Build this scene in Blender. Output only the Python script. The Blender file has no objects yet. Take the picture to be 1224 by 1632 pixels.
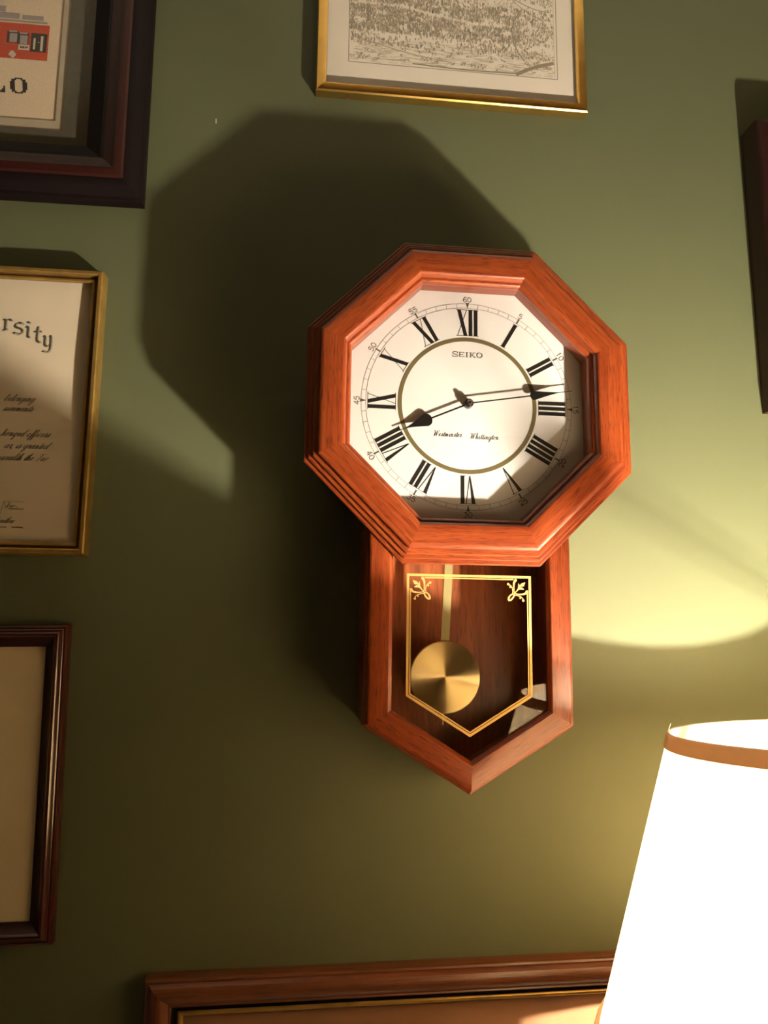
import bpy, math, random
from mathutils import Vector, Matrix

random.seed(7)
SC = bpy.context.scene
COL = SC.collection

# ------------------------------------------------------------------ camera
cam_d = bpy.data.cameras.new('camera')
cam = bpy.data.objects.new('camera', cam_d)
COL.objects.link(cam)
CAM = Vector((-0.15694, -0.78037, -0.21919))
YAW, PITCH, ROLL = 0.107588, 0.159007, 0.000609
fw = Vector((math.sin(YAW) * math.cos(PITCH), math.cos(YAW) * math.cos(PITCH), math.sin(PITCH)))
rt = Vector((math.cos(YAW), -math.sin(YAW), 0))
up = rt.cross(fw)
r2 = math.cos(ROLL) * rt + math.sin(ROLL) * up
u2 = -math.sin(ROLL) * rt + math.cos(ROLL) * up
cam.matrix_world = Matrix(((r2.x, u2.x, -fw.x, CAM.x), (r2.y, u2.y, -fw.y, CAM.y), (r2.z, u2.z, -fw.z, CAM.z), (0, 0, 0, 1)))
cam_d.sensor_fit = 'VERTICAL'
cam_d.sensor_height = 36.0
cam_d.lens = 36.0 * 1226.0 / 1632.0
cam_d.clip_start = 0.01
SC.camera = cam

# ------------------------------------------------------------------ world, light, exposure
world = bpy.data.worlds.new('world')
SC.world = world
world.use_nodes = True
world.node_tree.nodes['Background'].inputs['Color'].default_value = (0.02, 0.016, 0.01, 1)
world.node_tree.nodes['Background'].inputs['Strength'].default_value = 0.1
BULB_RADIANCE = 12800.0
BULB_COLOR = (1.0, 0.86, 0.69)
BULB_AT = Vector((0.381, -0.396, -0.456))
SC.view_settings.view_transform = 'Standard'
SC.view_settings.look = 'None'
SC.view_settings.gamma = 1.0
SC.view_settings.use_curve_mapping = False
SC.view_settings.exposure = 0.0
SC.cycles.max_bounces = 8
SC.cycles.diffuse_bounces = 4
SC.cycles.glossy_bounces = 3
SC.cycles.transparent_max_bounces = 10
SC.cycles.caustics_reflective = False


# ------------------------------------------------------------------ material helpers
def new_mat(name):
    m = bpy.data.materials.new(name)
    m.use_nodes = True
    nt = m.node_tree
    b = nt.nodes['Principled BSDF']
    return m, nt, b


def node(nt, kind, **kw):
    n = nt.nodes.new(kind)
    for k, v in kw.items():
        if k in n.inputs:
            n.inputs[k].default_value = v
        else:
            setattr(n, k, v)
    return n


def rgba(c):
    return (c[0], c[1], c[2], 1.0)


def simple(name, c, rough=0.5, metal=0.0, noise=0.0, nscale=80.0, coat=0.0, bump=0.0, spec=0.5):
    m, nt, b = new_mat(name)
    b.inputs['Roughness'].default_value = rough
    b.inputs['Metallic'].default_value = metal
    b.inputs['Coat Weight'].default_value = coat
    b.inputs['Coat Roughness'].default_value = 0.12
    b.inputs['Specular IOR Level'].default_value = spec
    b.inputs['Base Color'].default_value = rgba(c)
    if noise > 0 or bump > 0:
        tc = node(nt, 'ShaderNodeTexCoord')
        n = node(nt, 'ShaderNodeTexNoise', Scale=nscale, Detail=4.0)
        nt.links.new(tc.outputs['Object'], n.inputs['Vector'])
        if noise > 0:
            r = node(nt, 'ShaderNodeValToRGB')
            r.color_ramp.elements[0].position = 0.3
            r.color_ramp.elements[1].position = 0.7
            r.color_ramp.elements[0].color = rgba([x * (1 - noise) for x in c])
            r.color_ramp.elements[1].color = rgba([min(1, x * (1 + noise)) for x in c])
            nt.links.new(n.outputs['Fac'], r.inputs['Fac'])
            nt.links.new(r.outputs['Color'], b.inputs['Base Color'])
        if bump > 0:
            bp = node(nt, 'ShaderNodeBump', Strength=bump, Distance=0.0005)
            nt.links.new(n.outputs['Fac'], bp.inputs['Height'])
            nt.links.new(bp.outputs['Normal'], b.inputs['Normal'])
    return m


def wood(name, dark, light, pore, rough=0.32, coat=0.4, along=9.0, across=260.0, pore_amt=0.5, bump=0.15, spec=0.5):
    """stained wood; grain runs along the first UV axis (UVs are in metres)"""
    m, nt, b = new_mat(name)
    uv = node(nt, 'ShaderNodeUVMap')
    inf = node(nt, 'ShaderNodeObjectInfo')
    mul = node(nt, 'ShaderNodeMath', operation='MULTIPLY')
    mul.inputs[1].default_value = 37.0
    nt.links.new(inf.outputs['Random'], mul.inputs[0])
    add = node(nt, 'ShaderNodeVectorMath', operation='ADD')
    nt.links.new(uv.outputs['UV'], add.inputs[0])
    nt.links.new(mul.outputs[0], add.inputs[1])

    def grain(sx, sy, detail, dist):
        mp = node(nt, 'ShaderNodeMapping')
        mp.inputs['Scale'].default_value = (sx, sy, 1)
        nt.links.new(add.outputs[0], mp.inputs['Vector'])
        n = node(nt, 'ShaderNodeTexNoise', Scale=1.0, Detail=detail, Distortion=dist)
        nt.links.new(mp.outputs[0], n.inputs['Vector'])
        return n
    g1 = grain(along, across, 5.0, 0.6)
    g2 = grain(along * 8, across * 5, 2.0, 0.0)
    r = node(nt, 'ShaderNodeValToRGB')
    r.color_ramp.elements[0].position = 0.30
    r.color_ramp.elements[1].position = 0.70
    r.color_ramp.elements[0].color = rgba(dark)
    r.color_ramp.elements[1].color = rgba(light)
    nt.links.new(g1.outputs['Fac'], r.inputs['Fac'])
    r2 = node(nt, 'ShaderNodeValToRGB')
    r2.color_ramp.elements[0].position = 0.34
    r2.color_ramp.elements[1].position = 0.46
    r2.color_ramp.elements[0].color = (pore_amt,) * 3 + (1,)
    r2.color_ramp.elements[1].color = (0, 0, 0, 1)
    nt.links.new(g2.outputs['Fac'], r2.inputs['Fac'])
    mx = node(nt, 'ShaderNodeMixRGB')
    nt.links.new(r2.outputs['Color'], mx.inputs['Fac'])
    nt.links.new(r.outputs['Color'], mx.inputs['Color1'])
    mx.inputs['Color2'].default_value = rgba(pore)
    nt.links.new(mx.outputs['Color'], b.inputs['Base Color'])
    bp = node(nt, 'ShaderNodeBump', Strength=bump, Distance=0.0004)
    nt.links.new(g2.outputs['Fac'], bp.inputs['Height'])
    nt.links.new(bp.outputs['Normal'], b.inputs['Normal'])
    b.inputs['Roughness'].default_value = rough
    b.inputs['Specular IOR Level'].default_value = spec
    b.inputs['Coat Weight'].default_value = coat
    b.inputs['Coat Roughness'].default_value = 0.15
    return m


def glass(name, ior=1.5):
    """clear pane: transparent with Fresnel reflection"""
    m, nt, b = new_mat(name)
    out = nt.nodes['Material Output']
    nt.nodes.remove(b)
    t = node(nt, 'ShaderNodeBsdfTransparent')
    t.inputs['Color'].default_value = (0.995, 0.998, 0.995, 1)
    g = node(nt, 'ShaderNodeBsdfGlossy', Roughness=0.005)
    f = node(nt, 'ShaderNodeFresnel', IOR=ior)
    geo = node(nt, 'ShaderNodeNewGeometry')          # same pane reflectance on both faces of the slab
    mr = node(nt, 'ShaderNodeMapRange')
    mr.inputs['To Min'].default_value = ior
    mr.inputs['To Max'].default_value = 1.0 / ior
    nt.links.new(geo.outputs['Backfacing'], mr.inputs['Value'])
    nt.links.new(mr.outputs['Result'], f.inputs['IOR'])
    mx = node(nt, 'ShaderNodeMixShader')
    nt.links.new(f.outputs[0], mx.inputs[0])
    nt.links.new(t.outputs[0], mx.inputs[1])
    nt.links.new(g.outputs[0], mx.inputs[2])
    nt.links.new(mx.outputs[0], out.inputs['Surface'])
    return m


def emitter(name, c, s):
    m, nt, b = new_mat(name)
    b.inputs['Base Color'].default_value = rgba((0.9, 0.9, 0.85))
    b.inputs['Emission Color'].default_value = rgba(c)
    b.inputs['Emission Strength'].default_value = s
    return m


def shade_cloth(name, refl, trans):
    m, nt, b = new_mat(name)
    out = nt.nodes['Material Output']
    nt.nodes.remove(b)
    tc = node(nt, 'ShaderNodeTexCoord')
    n = node(nt, 'ShaderNodeTexNoise', Scale=900.0, Detail=2.0)
    nt.links.new(tc.outputs['Object'], n.inputs['Vector'])
    bp = node(nt, 'ShaderNodeBump', Strength=0.15, Distance=0.0003)
    nt.links.new(n.outputs['Fac'], bp.inputs['Height'])
    d = node(nt, 'ShaderNodeBsdfDiffuse')
    d.inputs['Color'].default_value = rgba(refl)
    nt.links.new(bp.outputs['Normal'], d.inputs['Normal'])
    t = node(nt, 'ShaderNodeBsdfTranslucent')
    t.inputs['Color'].default_value = rgba(trans)
    a = node(nt, 'ShaderNodeAddShader')
    nt.links.new(d.outputs[0], a.inputs[0])
    nt.links.new(t.outputs[0], a.inputs[1])
    nt.links.new(a.outputs[0], out.inputs['Surface'])
    return m


M = {}
# wall paint: matte sage/olive green with faint roller texture
m, nt, b = new_mat('green wall paint')
tc = node(nt, 'ShaderNodeTexCoord')
n = node(nt, 'ShaderNodeTexNoise', Scale=420.0, Detail=3.0)
nt.links.new(tc.outputs['Object'], n.inputs['Vector'])
bp = node(nt, 'ShaderNodeBump', Strength=0.12, Distance=0.0005)
nt.links.new(n.outputs['Fac'], bp.inputs['Height'])
nt.links.new(bp.outputs['Normal'], b.inputs['Normal'])
n2 = node(nt, 'ShaderNodeTexNoise', Scale=6.0, Detail=3.0)
nt.links.new(tc.outputs['Object'], n2.inputs['Vector'])
r = node(nt, 'ShaderNodeValToRGB')
r.color_ramp.elements[0].color = rgba((0.098, 0.111, 0.054))
r.color_ramp.elements[1].color = rgba((0.108, 0.122, 0.061))
nt.links.new(n2.outputs['Fac'], r.inputs['Fac'])
nt.links.new(r.outputs['Color'], b.inputs['Base Color'])
b.inputs['Roughness'].default_value = 0.62
b.inputs['Specular IOR Level'].default_value = 0.35
M['wall'] = m
M['wall_other'] = simple('cream fill bounce wall', (0.50, 0.40, 0.27), 0.8, bump=0.12, nscale=420)  # unseen walls coloured cream to bounce more warm fill light
M['ceiling'] = simple('ceiling paint', (0.86, 0.82, 0.72), 0.9, bump=0.2, nscale=200)
M['floor'] = simple('brown carpet', (0.16, 0.11, 0.07), 0.95, noise=0.3, nscale=300, bump=0.5)
M['oak'] = wood('red oak', (0.165, 0.024, 0.0055), (0.290, 0.060, 0.0135), (0.055, 0.008, 0.002), pore_amt=0.75)
M['oak_side'] = wood('red oak side', (0.19, 0.030, 0.008), (0.28, 0.052, 0.014), (0.06, 0.010, 0.003))
M['panel'] = wood('dark walnut panel', (0.24, 0.062, 0.019), (0.42, 0.115, 0.034), (0.10, 0.022, 0.008), rough=0.4, coat=0.2, along=6, across=90)
M['dial'] = simple('cream dial', (0.90, 0.885, 0.87), 0.45, noise=0.02, nscale=8)
M['ink'] = simple('black print', (0.012, 0.010, 0.008), 0.5)
M['inkgrey'] = simple('grey print', (0.10, 0.09, 0.07), 0.6)
M['olive'] = simple('olive gold ring print', (0.20, 0.16, 0.07), 0.5, metal=0.2)
M['handblack'] = simple('black painted hand', (0.012, 0.010, 0.009), 0.35)
M['chrome'] = simple('dark chrome', (0.45, 0.36, 0.30), 0.2, metal=1.0)
M['goldprint'] = simple('gold print on glass', (0.80, 0.52, 0.17), 0.45, metal=0.35)
M['brass'] = simple('brushed brass', (0.80, 0.60, 0.26), 0.3, metal=1.0, noise=0.05, nscale=60)
M['glass'] = glass('clear glass')
M['satin'] = simple('satin brass', (0.42, 0.36, 0.16), 0.5, metal=0.55, noise=0.05, nscale=90)
M['glazing'] = glass('low-reflection picture glass', 1.28)
M['black'] = simple('black lacquer', (0.005, 0.0025, 0.003), 0.55, coat=0.0, spec=0.15)
M['mahog'] = wood('dark mahogany', (0.018, 0.0034, 0.0024), (0.031, 0.0056, 0.0038), (0.009, 0.002, 0.0012), rough=0.45, coat=0.1, spec=0.3, along=4, across=120)
M['mahogloss'] = wood('glossy dark mahogany', (0.035, 0.006, 0.004), (0.065, 0.010, 0.006), (0.015, 0.003, 0.002), rough=0.18, coat=0.8, along=4, across=120)
M['walnut'] = wood('brown walnut moulding', (0.11, 0.032, 0.011), (0.19, 0.060, 0.021), (0.04, 0.012, 0.005), rough=0.4, coat=0.3, along=5, across=160)
M['gold'] = simple('gold metal moulding', (0.72, 0.46, 0.13), 0.24, metal=1.0, noise=0.10, nscale=50)
M['goldleaf'] = simple('gold leaf moulding', (0.55, 0.36, 0.10), 0.38, metal=0.8, noise=0.22, nscale=45)
M['goldgroove'] = simple('brown groove', (0.10, 0.045, 0.012), 0.5, noise=0.3, nscale=60)
M['paper'] = simple('cream paper', (0.90, 0.81, 0.69), 0.8, noise=0.03, nscale=15)
M['parch'] = simple('parchment', (0.86, 0.74, 0.55), 0.8, noise=0.04, nscale=12)
M['linen'] = simple('ecru cross stitch cloth', (0.86, 0.70, 0.50), 0.9, noise=0.06, nscale=500, bump=0.5)
M['mat_grey'] = simple('grey mat board', (0.105, 0.094, 0.064), 0.9, noise=0.08, nscale=200)
M['mat_cream'] = simple('cream mat board', (0.52, 0.45, 0.33), 0.9, noise=0.04, nscale=100)
M['mat_tan'] = simple('tan mat board', (0.33, 0.165, 0.080), 0.85, noise=0.03, nscale=60)
M['mat_bl'] = simple('yellowed mat board', (0.88, 0.74, 0.48), 0.85, noise=0.04, nscale=30)
M['thread_red'] = simple('red thread', (0.62, 0.085, 0.035), 0.9, noise=0.25, nscale=700, bump=0.5)
M['thread_grey'] = simple('grey lilac thread', (0.42, 0.36, 0.34), 0.9, noise=0.12, nscale=700, bump=0.5)
M['thread_dark'] = simple('dark green thread', (0.045, 0.040, 0.022), 0.9, noise=0.3, nscale=700, bump=0.5)
M['thread_black'] = simple('charcoal thread', (0.05, 0.042, 0.035), 0.9, bump=0.5, nscale=700)
M['thread_white'] = simple('white thread', (0.70, 0.62, 0.50), 0.9, bump=0.5, nscale=700)
M['etch'] = simple('etching ink', (0.34, 0.28, 0.20), 0.8)
M['etch_pale'] = simple('pale etching ink', (0.53, 0.45, 0.34), 0.8)
M['shade'] = shade_cloth('cream lampshade cloth', (0.62, 0.54, 0.42), (0.315, 0.250, 0.155))
M['trim'] = shade_cloth('tan shade trim', (0.50, 0.38, 0.26), (0.185, 0.150, 0.115))
M['bulb'] = emitter('lit bulb', BULB_COLOR, BULB_RADIANCE)
M['bulb_off'] = simple('unlit frosted bulb', (0.8, 0.8, 0.76), 0.3)
M['wire'] = simple('steel wire', (0.55, 0.50, 0.42), 0.35, metal=1.0)
M['chip'] = simple('white plaster chip', (0.75, 0.72, 0.65), 0.9)
M['scuff'] = simple('dark scuff', (0.06, 0.065, 0.03), 0.9)

# brushed brass disc: concentric turning marks
m, nt, b = new_mat('turned brass disc')
b.inputs['Base Color'].default_value = rgba((0.92, 0.74, 0.38))
b.inputs['Metallic'].default_value = 1.0
b.inputs['Roughness'].default_value = 0.36
b.inputs['Anisotropic'].default_value = 1.0
b.inputs['Anisotropic Rotation'].default_value = 0.25
tg = node(nt, 'ShaderNodeTangent', direction_type='RADIAL', axis='Y')
nt.links.new(tg.outputs[0], b.inputs['Tangent'])
M['bob'] = m


# ------------------------------------------------------------------ object helpers
def link(name, verts, faces, mat, parent=None, mats=None, fmat=None, uvs=None, smooth=None, loc=None):
    me = bpy.data.meshes.new(name)
    me.from_pydata([tuple(v) for v in verts], [], faces)
    for mm in (mats or [mat]):
        me.materials.append(M[mm])
    if fmat:
        me.polygons.foreach_set('material_index', fmat)
    if uvs:
        l = me.uv_layers.new(name='UVMap')
        for i, uvc in enumerate(uvs):
            l.data[i].uv = uvc
    if smooth is not None:
        me.polygons.foreach_set('use_smooth', [True] * len(me.polygons))
        me.set_sharp_from_angle(angle=math.radians(smooth))
    me.validate()
    me.update()
    o = bpy.data.objects.new(name, me)
    COL.objects.link(o)
    if parent:
        o.parent = parent
    if loc is not None:
        o.location = loc
    return o


def thing(name, label, cat, loc=(0, 0, 0), rot=(0, 0, 0), group=None):
    o = bpy.data.objects.new(name, None)
    o.empty_display_size = 0.05
    COL.objects.link(o)
    o.location = loc
    o.rotation_euler = rot
    o['label'] = label
    o['category'] = cat
    if group:
        o['group'] = group
    return o


def boxmesh(x0, x1, y0, y1, z0, z1):
    v = [(x0, y0, z0), (x1, y0, z0), (x1, y1, z0), (x0, y1, z0), (x0, y0, z1), (x1, y0, z1), (x1, y1, z1), (x0, y1, z1)]
    f = [(0, 3, 2, 1), (4, 5, 6, 7), (0, 1, 5, 4), (1, 2, 6, 5), (2, 3, 7, 6), (3, 0, 4, 7)]
    return v, f


def box(name, x0, x1, y0, y1, z0, z1, mat, parent=None):
    v, f = boxmesh(x0, x1, y0, y1, z0, z1)
    return link(name, v, f, mat, parent)


def prism(name, poly, w0, w1, mat, parent=None, smooth=None):
    """polygon in (x,z) counter-clockwise seen from the front, spanning distance w0..w1 from the wall"""
    n = len(poly)
    v = [(x, -w1, z) for x, z in poly] + [(x, -w0, z) for x, z in poly]
    f = [tuple(range(n)), tuple(range(2 * n - 1, n - 1, -1))]
    for i in range(n):
        j = (i + 1) % n
        f.append((i, i + n, j + n, j))
    return link(name, v, f, mat, parent, smooth=smooth)


def lathe(name, prof, mat, parent=None, seg=48, axis='Z', loc=(0, 0, 0), smooth=40, caps=False):
    """prof: (radius, height) pairs"""
    v, f = [], []
    n = len(prof)
    for k in range(seg):
        a = 2 * math.pi * k / seg
        for rr, h in prof:
            if axis == 'Z':
                v.append((rr * math.cos(a), rr * math.sin(a), h))
            else:                                   # axis pointing out of the wall
                v.append((rr * math.cos(a), -h, rr * math.sin(a)))
    for k in range(seg):
        k2 = (k + 1) % seg
        for i in range(n - 1):
            a_, b_, c_, d_ = k * n + i, k2 * n + i, k2 * n + i + 1, k * n + i + 1
            f.append((a_, b_, c_, d_))
    if caps:
        f.append(tuple(k * n for k in range(seg))[::-1])
        f.append(tuple(k * n + n - 1 for k in range(seg)))
    return link(name, v, f, mat, parent, smooth=smooth, loc=loc)


def tube(name, pts, rad, mat, parent=None, seg=10, loc=None):
    pts = [Vector(p) for p in pts]
    v, f = [], []
    for i, p in enumerate(pts):
        d = (pts[min(i + 1, len(pts) - 1)] - pts[max(i - 1, 0)]).normalized()
        a = d.orthogonal().normalized() if i == 0 else (a - d * a.dot(d)).normalized()
        bb = d.cross(a)
        rr = rad[i] if isinstance(rad, (list, tuple)) else rad
        for k in range(seg):
            t = 2 * math.pi * k / seg
            v.append(p + a * (rr * math.cos(t)) + bb * (rr * math.sin(t)))
    for i in range(len(pts) - 1):
        for k in range(seg):
            k2 = (k + 1) % seg
            f.append((i * seg + k, i * seg + k2, (i + 1) * seg + k2, (i + 1) * seg + k))
    f.append(tuple(range(seg))[::-1])
    f.append(tuple((len(pts) - 1) * seg + k for k in range(seg)))
    return link(name, v, f, mat, parent, smooth=50, loc=loc)


def isect(p, d, q, e):
    c = d[0] * e[1] - d[1] * e[0]
    t = ((q[0] - p[0]) * e[1] - (q[1] - p[1]) * e[0]) / c
    return (p[0] + d[0] * t, p[1] + d[1] * t)


def rails(name, pts, closed, prof, mats, parent, only=None, smooth=28):
    """mitred members along a polygon (counter-clockwise from the front). prof: closed loop of (offset inward, distance from wall, material index)"""
    n = len(pts)
    ne = n if closed else n - 1
    P = [Vector(p) for p in pts]
    D = [(P[(i + 1) % n] - P[i]).normalized() for i in range(ne)]
    N = [Vector((-d.y, d.x)) for d in D]
    out = []
    for i in range(ne):
        if only is not None and i not in only:
            continue

        def end(o, which):
            base = P[i] + N[i] * o
            j = (i - 1) if which == 0 else (i + 1)
            if not closed and (j < 0 or j >= ne):
                return P[i] + N[i] * o if which == 0 else P[i + 1] + N[i] * o
            j %= ne
            return isect(base, D[i], P[j] + N[j] * o, D[j])
        v, k = [], len(prof)
        for o, w, _ in prof:
            a = end(o, 0)
            v.append((a[0], -w, a[1]))
        for o, w, _ in prof:
            a = end(o, 1)
            v.append((a[0], -w, a[1]))
        f, fm, uv = [], [], []
        s = [0.0]
        for q in range(k):
            a, c = prof[q], prof[(q + 1) % k]
            s.append(s[-1] + math.hypot(a[0] - c[0], a[1] - c[1]))

        def al(idx):
            return Vector((v[idx][0], v[idx][2])).dot(D[i])
        for q in range(k):
            q2 = (q + 1) % k
            fc = (q, q + k, q2 + k, q2)
            f.append(fc)
            fm.append(prof[q][2])
            uv += [(al(q), s[q]), (al(q + k), s[q]), (al(q2 + k), s[q + 1]), (al(q2), s[q + 1])]
        for cap in (tuple(range(k))[::-1], tuple(range(k, 2 * k))):
            f.append(cap)
            fm.append(0)
            uv += [(v[c][0], v[c][1]) for c in cap]
        out.append(link(name, v, f, None, parent, mats=mats, fmat=fm, uvs=uv, smooth=smooth))
    return out


# --- drawing with a pen: strokes become thin flat print on a surface
def spline(pts, sub=6):
    if len(pts) < 3:
        return [Vector(p) for p in pts]
    P = [Vector(p) for p in pts]
    P = [2 * P[0] - P[1]] + P + [2 * P[-1] - P[-2]]
    out = []
    for i in range(1, len(P) - 2):
        for s in range(sub):
            t = s / sub
            out.append(0.5 * (2 * P[i] + (P[i + 1] - P[i - 1]) * t + (2 * P[i - 1] - 5 * P[i] + 4 * P[i + 1] - P[i + 2]) * t * t + (3 * P[i] - P[i - 1] - 3 * P[i + 1] + P[i + 2]) * t ** 3))
    out.append(P[-2])
    return out


class Print:
    """collects flat ink shapes in (x, z) at one distance from the wall"""

    def __init__(self, w):
        self.w, self.v, self.f = w, [], []
        self.k = 0

    def poly(self, pts):
        b0 = len(self.v)
        area = sum(pts[i][0] * pts[(i + 1) % len(pts)][1] - pts[(i + 1) % len(pts)][0] * pts[i][1] for i in range(len(pts)))
        if area < 0:
            pts = pts[::-1]
        self.k += 1
        w = self.w + (self.k % 40) * 1e-6
        for p in pts:
            self.v.append((p[0], -w, p[1]))
        self.f.append(tuple(range(b0, b0 + len(pts))))

    def line(self, a, c, t):
        a, c = Vector(a), Vector(c)
        d = (c - a).normalized()
        nn = Vector((-d.y, d.x)) * t / 2
        self.poly([a - nn, c - nn, c + nn, a + nn])

    def stroke(self, pts, t):
        """round pen; t is a width or a list of widths (one per control point)"""
        n = len(pts)
        for i in range(n - 1):
            t0 = t[i] if isinstance(t, (list, tuple)) else t
            t1 = t[i + 1] if isinstance(t, (list, tuple)) else t
            a, c = Vector(pts[i]), Vector(pts[i + 1])
            if (c - a).length < 1e-9:
                continue
            d = (c - a).normalized()
            e = d * min(t0, t1) * 0.25
            nn = Vector((-d.y, d.x))
            self.poly([a - e - nn * t0 / 2, c + e - nn * t1 / 2, c + e + nn * t1 / 2, a - e + nn * t0 / 2])

    def nib(self, pts, width, ang, thin):
        nv = Vector((math.cos(ang), math.sin(ang))) * width / 2
        for i in range(len(pts) - 1):
            a, c = Vector(pts[i]), Vector(pts[i + 1])
            if (c - a).length < 1e-9:
                continue
            d = (c - a).normalized()
            nn = Vector((-d.y, d.x)) * thin / 2
            if abs(d.x * nv.y - d.y * nv.x) > thin / 2:
                e = d * thin * 0.3
                self.poly([a - nv - e, c - nv + e, c + nv + e, a + nv - e])
            else:
                self.poly([a - nn, c - nn, c + nn, a + nn])

    def dot(self, p, rr, seg=10):
        self.poly([(p[0] + rr * math.cos(2 * math.pi * i / seg), p[1] + rr * math.sin(2 * math.pi * i / seg)) for i in range(seg)])

    def ring(self, c, r0, r1, seg=180, a0=0.0, a1=2 * math.pi):
        for i in range(seg):
            t0, t1 = a0 + (a1 - a0) * i / seg, a0 + (a1 - a0) * (i + 1) / seg
            self.poly([(c[0] + r0 * math.cos(t0), c[1] + r0 * math.sin(t0)), (c[0] + r1 * math.cos(t0), c[1] + r1 * math.sin(t0)),
                       (c[0] + r1 * math.cos(t1), c[1] + r1 * math.sin(t1)), (c[0] + r0 * math.cos(t1), c[1] + r0 * math.sin(t1))])

    def build(self, name, mat, parent):
        return link(name, self.v, self.f, mat, parent)


CURSIVE = {
    'a': ([[(.75, .85), (.45, 1), (.1, .6), (.1, .2), (.35, 0), (.7, .5), (.8, 1), (.73, .3), (.85, 0), (1.1, .25)]], 1.0),
    'b': ([[(0, .2), (.35, 1.3), (.45, 1.9), (.3, 2), (.2, 1.5), (.2, .3), (.4, 0), (.7, .25), (.7, .7), (.55, .9), (1.0, .8)]], .9),
    'c': ([[(.6, .85), (.4, 1), (.1, .6), (.1, .2), (.35, 0), (.8, .3)]], .7),
    'd': ([[(.7, .85), (.45, 1), (.1, .6), (.1, .2), (.35, 0), (.7, .4), (.9, 2), (.75, .3), (.85, 0), (1.1, .25)]], 1.0),
    'e': ([[(0, .3), (.4, .55), (.55, .85), (.4, 1), (.15, .7), (.12, .25), (.35, 0), (.75, .3)]], .68),
    'f': ([[(0, .2), (.4, 1.2), (.55, 1.9), (.42, 2), (.3, 1.5), (.22, 0), (.15, -.9), (.3, -1), (.4, -.5), (.3, .05), (.7, .3)]], .6),
    'g': ([[(.7, .85), (.45, 1), (.1, .6), (.1, .2), (.35, 0), (.7, .5), (.8, 1), (.7, -.5), (.45, -1), (.2, -.8), (.5, -.2), (1.05, .25)]], .95),
    'h': ([[(0, .2), (.35, 1.3), (.45, 1.9), (.3, 2), (.22, 1.4), (.18, 0), (.28, .6), (.5, 1), (.65, .8), (.62, .2), (.75, 0), (1.0, .25)]], .92),
    'i': ([[(0, .2), (.25, 1), (.2, .2), (.32, 0), (.6, .25)], [(.27, 1.45), (.33, 1.55)]], .52),
    'l': ([[(0, .2), (.35, 1.3), (.45, 1.9), (.3, 2), (.22, 1.3), (.2, .2), (.35, 0), (.6, .25)]], .52),
    'm': ([[(0, .8), (.15, 1), (.2, .6), (.15, 0), (.3, .7), (.48, 1), (.56, .7), (.5, 0), (.65, .7), (.83, 1), (.92, .7), (.9, .15), (1.02, 0), (1.3, .25)]], 1.22),
    'n': ([[(0, .8), (.15, 1), (.2, .6), (.15, 0), (.3, .7), (.5, 1), (.6, .7), (.57, .15), (.7, 0), (.95, .25)]], .88),
    'o': ([[(.45, 1), (.1, .6), (.1, .2), (.35, 0), (.65, .35), (.65, .75), (.45, 1), (.6, .85), (.95, .9)]], .82),
    'r': ([[(0, .2), (.2, .9), (.18, 1.12), (.35, .92), (.5, .95), (.42, .3), (.52, 0), (.75, .25)]], .68),
    's': ([[(0, .2), (.3, .8), (.38, 1.1), (.48, .6), (.45, .15), (.25, 0), (.1, .15)], [(.45, .15), (.75, .3)]], .65),
    't': ([[(0, .2), (.3, 1.1), (.4, 1.6), (.25, .5), (.25, .15), (.38, 0), (.62, .25)], [(.1, 1.15), (.55, 1.2)]], .52),
    'u': ([[(0, .3), (.18, 1), (.13, .3), (.25, 0), (.5, .4), (.65, 1), (.6, .3), (.72, 0), (.95, .25)]], .88),
    'w': ([[(0, .3), (.18, 1), (.13, .25), (.25, 0), (.48, .4), (.58, 1), (.54, .25), (.66, 0), (.9, .4), (.95, 1), (1.15, .9)]], 1.08),
    'z': ([[(0, .8), (.2, 1), (.6, .95), (.1, .05), (.4, .1), (.5, -.5), (.3, -1), (.1, -.8), (.4, -.2), (.9, .25)]], .8),
    'T': ([[(.1, 1.5), (.15, 1.9), (.6, 2.0), (1.3, 1.85), (1.5, 2.05)], [(.85, 1.9), (.75, 1.0), (.6, .2), (.3, 0), (.1, .25)]], 1.15),
    'W': ([[(-.1, 1.4), (-.2, 1.9), (.1, 2.0), (.3, 1.7), (.3, .8), (.25, 0), (.7, 1.1), (1.0, 1.95), (.95, 1.0), (.9, 0), (1.35, 1.1), (1.6, 1.7), (1.55, 2.05), (1.4, 1.9)]], 1.55),
    ',': ([[(.1, .08), (.12, -.05), (0, -.3)]], .35),
    '-': ([[(.1, .5), (.5, .5)]], .6),
    ' ': ([], .55),
}


def cursive(pr, text, x, z, h, slant=0.55, pen=0.14, track=1.0, right=None, rot=0.0):
    """x-height h; right = right-align at that x"""
    total = sum(CURSIVE[c][1] for c in text) * h * track
    if right is not None:
        x = right - total
    cx = 0.0
    cr, sr = math.cos(rot), math.sin(rot)
    for ch in text:
        st, adv = CURSIVE[ch]
        for s in st:
            pts = spline(s, 4)
            q = [(cx + (p[0] + slant * p[1]) * h * 1.0, p[1] * h) for p in pts]
            q = [(x + a * cr - b_ * sr, z + a * sr + b_ * cr) for a, b_ in q]
            ws = []
            for i in range(len(q)):
                a, c = pts[max(i - 1, 0)], pts[min(i + 1, len(pts) - 1)]
                down = max(0.0, (a[1] - c[1]) / max(1e-6, (a - c).length))
                ws.append(h * pen * (0.55 + 0.9 * down))
            pr.stroke(q, ws)
        cx += adv * h * track


# ------------------------------------------------------------------ the room
XL, XR, YB, ZF, ZC = -2.4, 1.7, -3.4, -1.70, 0.86


def struct(o):
    o['kind'] = 'structure'
    return o


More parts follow.
